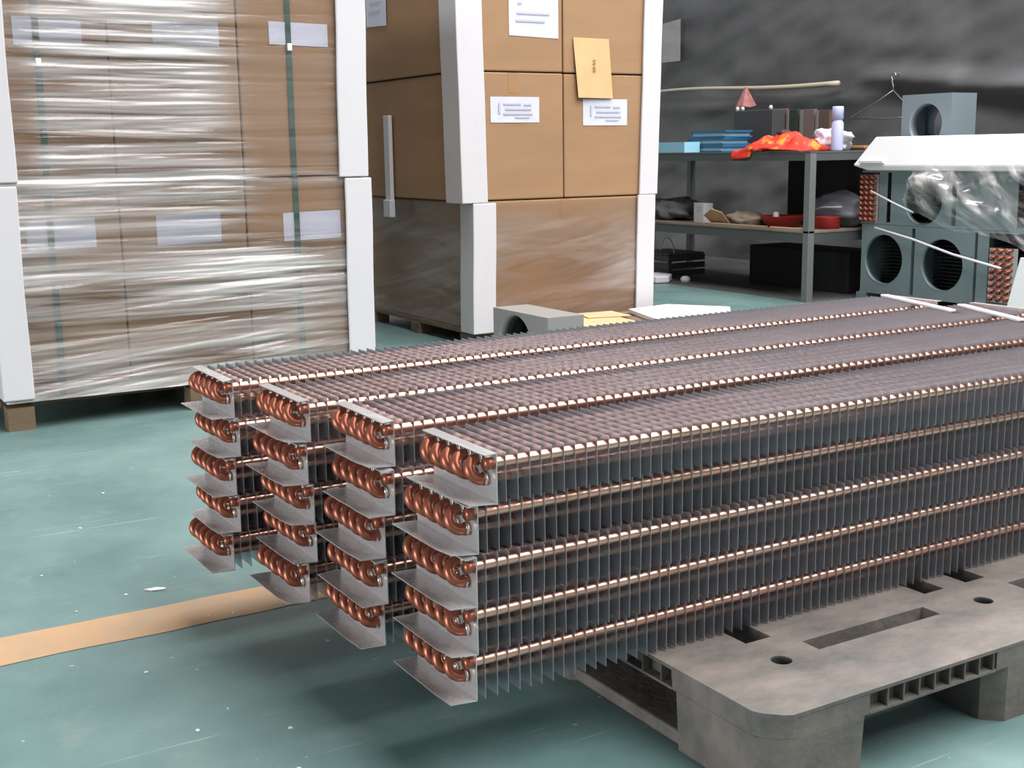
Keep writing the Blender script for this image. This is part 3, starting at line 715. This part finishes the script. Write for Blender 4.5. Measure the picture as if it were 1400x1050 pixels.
o = MB().blob((5.66, 6.40, SZ+0.035), 0.09, 0.15, 0.05, 0.5, 14.0, 24, 12, SZ).build('beige_bag', M_beige, smooth=True); tag(o, 'limp beige bag between the scrap and the red tray', 'bag')
t = thing('red_tray', 'round red plastic bowl on the bench shelf', 'bowl', (5.64, 6.04, SZ))
MB().lathe([(0.0001, 0.001), (0.10, 0.0), (0.145, 0.07), (0.152, 0.072), (0.14, 0.066), (0.098, 0.006), (0.0001, 0.006)], n=28).build('bowl_shell', M_redp, t, smooth=True)
o = MB().lathe([(0.0001, 0), (0.018, 0), (0.02, 0.06), (0.016, 0.085), (0.0001, 0.09)], n=14).build('white_bulb', M_foamb, loc=(5.63, 6.09, SZ+0.007), smooth=True); tag(o, 'small white bulb standing in the red bowl', 'bulb')
t = thing('red_tin', 'short red tin behind the bench leg', 'tin', (5.73, 5.73, SZ))
MB().lathe([(0.0001, 0), (0.078, 0), (0.078, 0.07), (0.08, 0.073), (0.072, 0.073), (0.07, 0.004), (0.0001, 0.004)], n=26).build('tin_body', M_redp, t, smooth=True)
t = thing('grey_sack', 'grey plastic sack with a white seam on the bench shelf', 'sack', (5.94, 5.86, SZ))
MB().blob((0, 0, 0.095), 0.11, 0.23, 0.115, 0.35, 17.0, 30, 16, 0.0).build('sack_body', mat('grey_sack_plastic', (0.17, 0.17, 0.2), 0.45), t, smooth=True)
MB().tube([(-0.105, 0.12, 0.10), (-0.12, 0.0, 0.125), (-0.11, -0.15, 0.13)], 0.006, 8).build('seam', M_foam, t, smooth=True)
for i, (y0, y1, x) in enumerate(((6.05, 6.62, 5.50), (5.66, 6.0, 5.49))):
    o = bxo('wood_batten', x, x+0.03, y0, y1, SZ, SZ+0.010, mat('pale_batten', (0.42, 0.32, 0.22), 0.7), ['long pale batten along the shelf edge by the bowl', 'short pale batten along the shelf edge past the leg'][i], 'batten', 0.002)
# under the shelf
t = thing('crate', 'low dark slatted crate on the floor under the workbench', 'crate', (5.62, 7.20, 0.0))
for zz in (0.02, 0.075, 0.13): MB().box(0, 0.016, 0, 0.44, zz, zz+0.042).build('slat', M_dbox, t); MB().box(0.016, 0.34, 0, 0.016, zz, zz+0.042).build('slat', M_dbox, t)
for yy in (0.016, 0.41): MB().box(0.016, 0.04, yy, yy+0.02, 0, 0.18).build('corner_post', M_dbox, t)
MB().box(0.016, 0.34, 0.016, 0.44, 0.172, 0.186).build('crate_lid', mat('grey_lid', (0.10, 0.10, 0.10), 0.5), t)
t = thing('wire_hoop', 'thin bent wire hoop on the crate under the workbench', 'wire', (5.66, 7.16, 0.187))
MB().tube([(0, 0.03-0.16*math.sin(math.pi*i/14)*0-0.08*math.cos(math.pi*i/14)+0.08, 0.003+0.11*math.sin(math.pi*i/14)) for i in range(15)], 0.004, 8).build('wire_loop', M_wire, t, smooth=True)
o = MB().prism([(0, 0), (0.10, -0.02), (0.22, 0.10), (0.2, 0.34), (0.06, 0.40), (-0.02, 0.2)], 0, 0.05).build('white_foam_block', M_foam, loc=(5.37, 7.02, 0.003), bevel=0.01); tag(o, 'rounded white foam block on the floor before the crate', 'foam block')
o = MB().lathe([(0.0001, 0), (0.034, 0), (0.036, 0.03), (0.02, 0.045), (0.0001, 0.046)], n=14).build('plastic_disc', M_foam, loc=(5.60, 6.98, 0), smooth=True); tag(o, 'small white plastic disc on the floor under the workbench', 'disc')
bxo('black_filler_box', 6.06, 6.33, 5.66, 6.45, SZ, 0.855, M_dark, 'plain black box filling the dark rear of the bench shelf', 'filler', 0.01)  # black box added to keep the deep rear of the shelf dark
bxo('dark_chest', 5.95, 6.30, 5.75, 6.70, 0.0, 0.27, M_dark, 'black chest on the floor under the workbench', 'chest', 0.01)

# things on the sheeted wall
t = thing('bamboo_pole', 'long pale bamboo pole fixed across the black sheeting', 'pole', (7.02, 6.95, 1.41))
pts = [(0, 0+2.6*i/24, 0.012*math.sin(i/24*3.0)+0.03*(i/24)-0.014*math.sin(i/24*6.3)) for i in range(25)]
MB().tube(pts, [0.021-0.011*i/24 for i in range(25)], 10).build('pole_shaft', M_stick, t, smooth=True)
o = MB(); o.v = [(0, 0, 0.0), (0, 0.02, 0.0), (0.004, 0.13, -0.155), (-0.02, 0.07, -0.165), (-0.035, 0.0, -0.15), (-0.01, -0.06, -0.162), (0.004, -0.115, -0.15)]
o.f = [(0, 1, 2, 3), (0, 3, 4), (0, 4, 5), (0, 5, 6)]
o = o.build('pink_rag', M_pink, loc=(6.985, 7.94, 1.43)); solid(o, 0.006); tag(o, 'pink rag hanging from the bamboo pole', 'rag')
nt = MB().grid(4, 6, lambda u, v: (-0.006*noise.noise((u*2, v*3, 1)), -0.128+0.256*u, -0.185+0.355*v-0.02*u*v)).build('wall_note', M_note, loc=(7.00, 8.96, 1.885)); solid(nt, 0.002); tag(nt, 'grey paper note stuck on the black sheeting', 'note')
t = thing('wire_hanger', 'wire coat hanger hung on the black sheeting', 'hanger', (6.96, 6.36, 1.33))
hk = [(0, 0.02*math.cos(a)-0.0, 0.10+0.022*math.sin(a)) for a in [math.radians(q) for q in range(200, -80, -28)]]+[(0, 0.012, 0.06), (0, 0, 0.03), (0, 0, 0)]
MB().tube(hk, 0.005, 8).build('hook', M_wire, t, smooth=True)
MB().tube([(0, 0, 0), (0, 0.20, -0.10), (0, 0.39, -0.175), (0, 0.40, -0.185), (0, 0.0, -0.195), (0, -0.22, -0.185), (0, -0.21, -0.172), (0, -0.1, -0.08), (0, 0, 0)], 0.0045, 8).build('hanger_bar', M_wire, t, smooth=True)

MB().tube([(-0.004, 0.0, 0.118), (0.2, 0.0, 0.118)], 0.004, 8).build('nail', M_wire, t)
# ------------------------------------------------------------------ fan coil units at the right
def unit(name, label, loc, W, H, D, panels, ends):
    """W along -y from loc; panels (y0,y1,hole centre y,z,r) measured from loc towards -y"""
    t = thing(name, label, 'air cooler', loc)
    MB().box(0.0, D, -W, 0, 0, 0.012).build('bottom_panel', M_housing, t); MB().box(0.0, D, -W, 0, H-0.012, H).build('top_panel', M_housing, t)
    MB().box(D-0.01, D, -W, 0, 0.012, H-0.012).build('back_panel', M_housing, t)
    for (a, b, cy, cz, r) in panels:
        p = MB().holed('x', 0.0, -b, -a, 0.012, H-0.012, -cy, cz, r, 0.003).build('fan_panel', M_housing, t)
        rg = MB(); n = 40
        for x, rr in ((-0.001, r+0.004), (-0.003, r+0.001), (0.03, r-0.002), (0.03, r+0.001)):
            rg.v += [(x, -cy+rr*math.cos(2*math.pi*j/n), cz+rr*math.sin(2*math.pi*j/n)) for j in range(n)]
        for i in range(3):
            for j in range(n): rg.f.append((i*n+j, i*n+(j+1) % n, (i+1)*n+(j+1) % n, (i+1)*n+j))
        rg.build('venturi_ring', M_housing, p, smooth=True)
        MB().box(0.004, D-0.012, -a-0.006, -a-0.002, 0.012, H-0.012).build('partition', M_housing, t); MB().box(0.004, D-0.012, -b+0.002, -b+0.006, 0.012, H-0.012).build('partition', M_housing, t)
    core = MB()
    k = int((H-0.04)/0.022)
    for i in range(k): core.box(0.16, 0.26, -W+0.02, -0.02, 0.02+0.022*i, 0.024+0.022*i)
    core.build('coil_core', M_mesh, t)
    MB().box(0.26, 0.27, -W+0.02, -0.02, 0.014, H-0.014).build('core_backing', M_dark, t)
    for (y0, y1, z0, z1, nc, nr, dirn) in ends:
        p = MB().box(0.004, 0.05, -y1, -y0, z0, z1).build('header_plate', M_galv, t)
        for i in range(nc):
            for j in range(nr):
                yy = -(y0+(i+0.5)*(y1-y0)/nc); zz = z0+(j+0.3)*(z1-z0)/nr; hgt = (z1-z0)/nr*0.55; sl = (y1-y0)/nc*0.5*dirn
                q = [(0.004, yy, zz), (-0.012, yy, zz), (-0.026, yy+sl*0.3, zz+hgt*0.25), (-0.028, yy+sl*0.5, zz+hgt*0.5), (-0.026, yy+sl*0.7, zz+hgt*0.75), (-0.012, yy+sl, zz+hgt), (0.004, yy+sl, zz+hgt)]
                MB().tube(q, 0.0085, 8).build('return_bend', M_bend, p, smooth=True)
    return t
lo = unit('air_cooler', 'lower grey-green twin-fan cooler unit standing on the floor', (5.84, 5.545, 0.045), 1.13, 0.425, 0.42,
          [(0.005, 0.40, 0.185, 0.215, 0.150), (0.425, 0.855, 0.63, 0.21, 0.150)], [(0.955, 1.105, 0.03, 0.33, 3, 8, -1.0)])
MB().box(0.0, 0.003, -0.95, -0.875, 0.012, 0.413).build('side_panel', M_housing, lo)
MB().box(-0.03, 0.0, -1.12, -0.86, 0.0, 0.012).build('sill', M_galv, lo)
for yy in (0.0, -1.07):
    MB().box(-0.012, 0.4, yy-0.06, yy+0.015, -0.045, 0.0).build('foot', M_housing, lo)
upu = unit('air_cooler', 'upper cooler unit under the white packing foam', (5.842, 5.555, 0.472), 1.14, 0.325, 0.42,
           [(0.235, 0.69, 0.48, 0.15, 0.140)], [(0.008, 0.13, 0.012, 0.30, 3, 9, 1.0)])
MB().box(0.0, 0.003, -0.205, -0.14, 0.012, 0.313).build('side_panel', M_housing, upu)
MB().box(0.0, 0.003, -1.13, -0.72, 0.012, 0.313).build('side_panel', M_housing, upu)
# foam cap
cap = thing('packing_foam', 'white packing foam with flared sides on top of the upper cooler', 'packing foam', (5.80, 5.56, 0.798))
b = MB()
b.v = [(-0.03, 0.01, 0.03), (0.25, 0.01, 0.03), (0.25, -1.30, 0.03), (-0.03, -1.30, 0.03), (0.02, -0.12, 0.20), (0.22, -0.12, 0.20), (0.22, -1.22, 0.20), (0.02, -1.22, 0.20),
       (-0.02, -0.10, 0.0), (0.23, -0.10, 0.0), (0.23, -1.28, 0.0), (-0.02, -1.28, 0.0)]
b.f = [(0, 3, 7, 4), (3, 2, 6, 7), (2, 1, 5, 6), (1, 0, 4, 5), (4, 7, 6, 5), (0, 8, 11, 3), (3, 11, 10, 2), (2, 10, 9, 1), (1, 9, 8, 0), (8, 9, 10, 11)]
b.build('cap_body', M_foamb, cap, bevel=0.006)
MB().box(-0.045, -0.0, -0.24, -0.05, 0.045, 0.058).build('cap_fold', M_foam, cap)
# pale housing on the far side, standing on the foam cap
t = shroud('fan_housing', 'pale blue-grey fan housing standing behind the white packing foam', (6.06, 5.085, 0.799), 0.375, 0.448, 0.22, 0.19, 0.27, 0.128, M_housing2)
MB().holed('x', 0.218, 0, 0.375, 0, 0.446, 0.19, 0.27, 0.12, 0.002).build('rear_panel', M_housing2, t)
# white tie bands and loose clear film on the coolers
def band(name, pts, r, label):
    o = MB().tube(pts, r, 6).build(name, M_foam, smooth=True); return tag(o, label, 'tie band')
band('tie_band', [(5.785, 5.43, 0.675), (5.79, 5.26, 0.61), (5.79, 5.10, 0.556)], 0.006, 'short white tie band across the upper cooler')
band('tie_band', [(5.80, 5.40, 0.452), (5.79, 5.10, 0.40), (5.785, 4.80, 0.33), (5.79, 4.47, 0.272)], 0.0075, 'long white tie band slanting across the lower cooler')
vals = []
def bagf(u, v):
    s = v; y = 5.10-0.90*u; z = 0.83-(0.50-0.14*math.sin(u*3.1))*v*(0.55+0.45*sm(0.0, 0.45, u))
    q = noise.noise((u*2.6+v*2.0, v*2.6-u*2.2, 2))+0.35*noise.noise((u*6+v*4, v*6-u*5, 5))
    vals.append(max(0.12, min(1.2, 0.55+0.75*noise.noise((u*4+v*3, v*4-u*4, 12)))))
    return (5.765-0.055*q-0.05*math.sin(math.pi*v)-0.03*v, y, z+0.03*q)
b = MB().grid(80, 60, bagf); o = b.build('loose_film', M_filmbag, smooth=True)
at = o.data.attributes.new('layers', 'FLOAT', 'POINT'); at.data.foreach_set('value', vals)
tag(o, 'crumpled loose clear plastic hanging over the coolers', 'plastic wrap')
o = MB().prism([(0.0, 0.0), (0.22, 0.01), (0.13, 0.37), (-0.10, 0.36)], 0, 0.012, 'x').build('white_board', M_foamb, loc=(5.50, 4.00, 0.0)); tag(o, 'white board standing upright beside the lower cooler', 'board')

# ------------------------------------------------------------------ litter on the floor
def scrap(pts, loc, h, label, group=None):
    pts = [(p[0]*0.7, p[1]*0.7) for p in pts]
    o = MB().prism(pts, 0, h*0.6).build('floor_scrap', M_foam, loc=(loc[0], loc[1], 0.0008)); o.rotation_euler = (0, 0, random.uniform(0, 3)) if group else (0, 0, 0)
    return tag(o, label, 'scrap', group)
scrap([(-0.02, 0.012), (0.0, -0.012), (0.035, -0.02), (0.045, -0.01), (0.02, 0.012)], (0.640, 2.665), 0.004, 'larger flat white foam flake near the tan line')
for x, y, s in ((0.736, 3.549, 0.006), (0.607, 3.234, 0.007), (0.513, 2.222, 0.006), (0.524, 1.935, 0.007), (0.585, 2.665, 0.005), (0.47, 2.62, 0.004), (0.75, 2.43, 0.005), (0.70, 2.44, 0.004), (0.66, 1.86, 0.006), (0.45, 2.9, 0.004), (0.62, 1.72, 0.006), (1.02, 1.42, 0.004), (0.98, 1.47, 0.004)):
    scrap([(s*math.cos(a)*random.uniform(0.6, 1.4), s*math.sin(a)*random.uniform(0.6, 1.4)) for a in [2*math.pi*i/6 for i in range(6)]], (x, y), 0.003, 'tiny white crumb lying on the green floor', 'white crumbs on the floor')
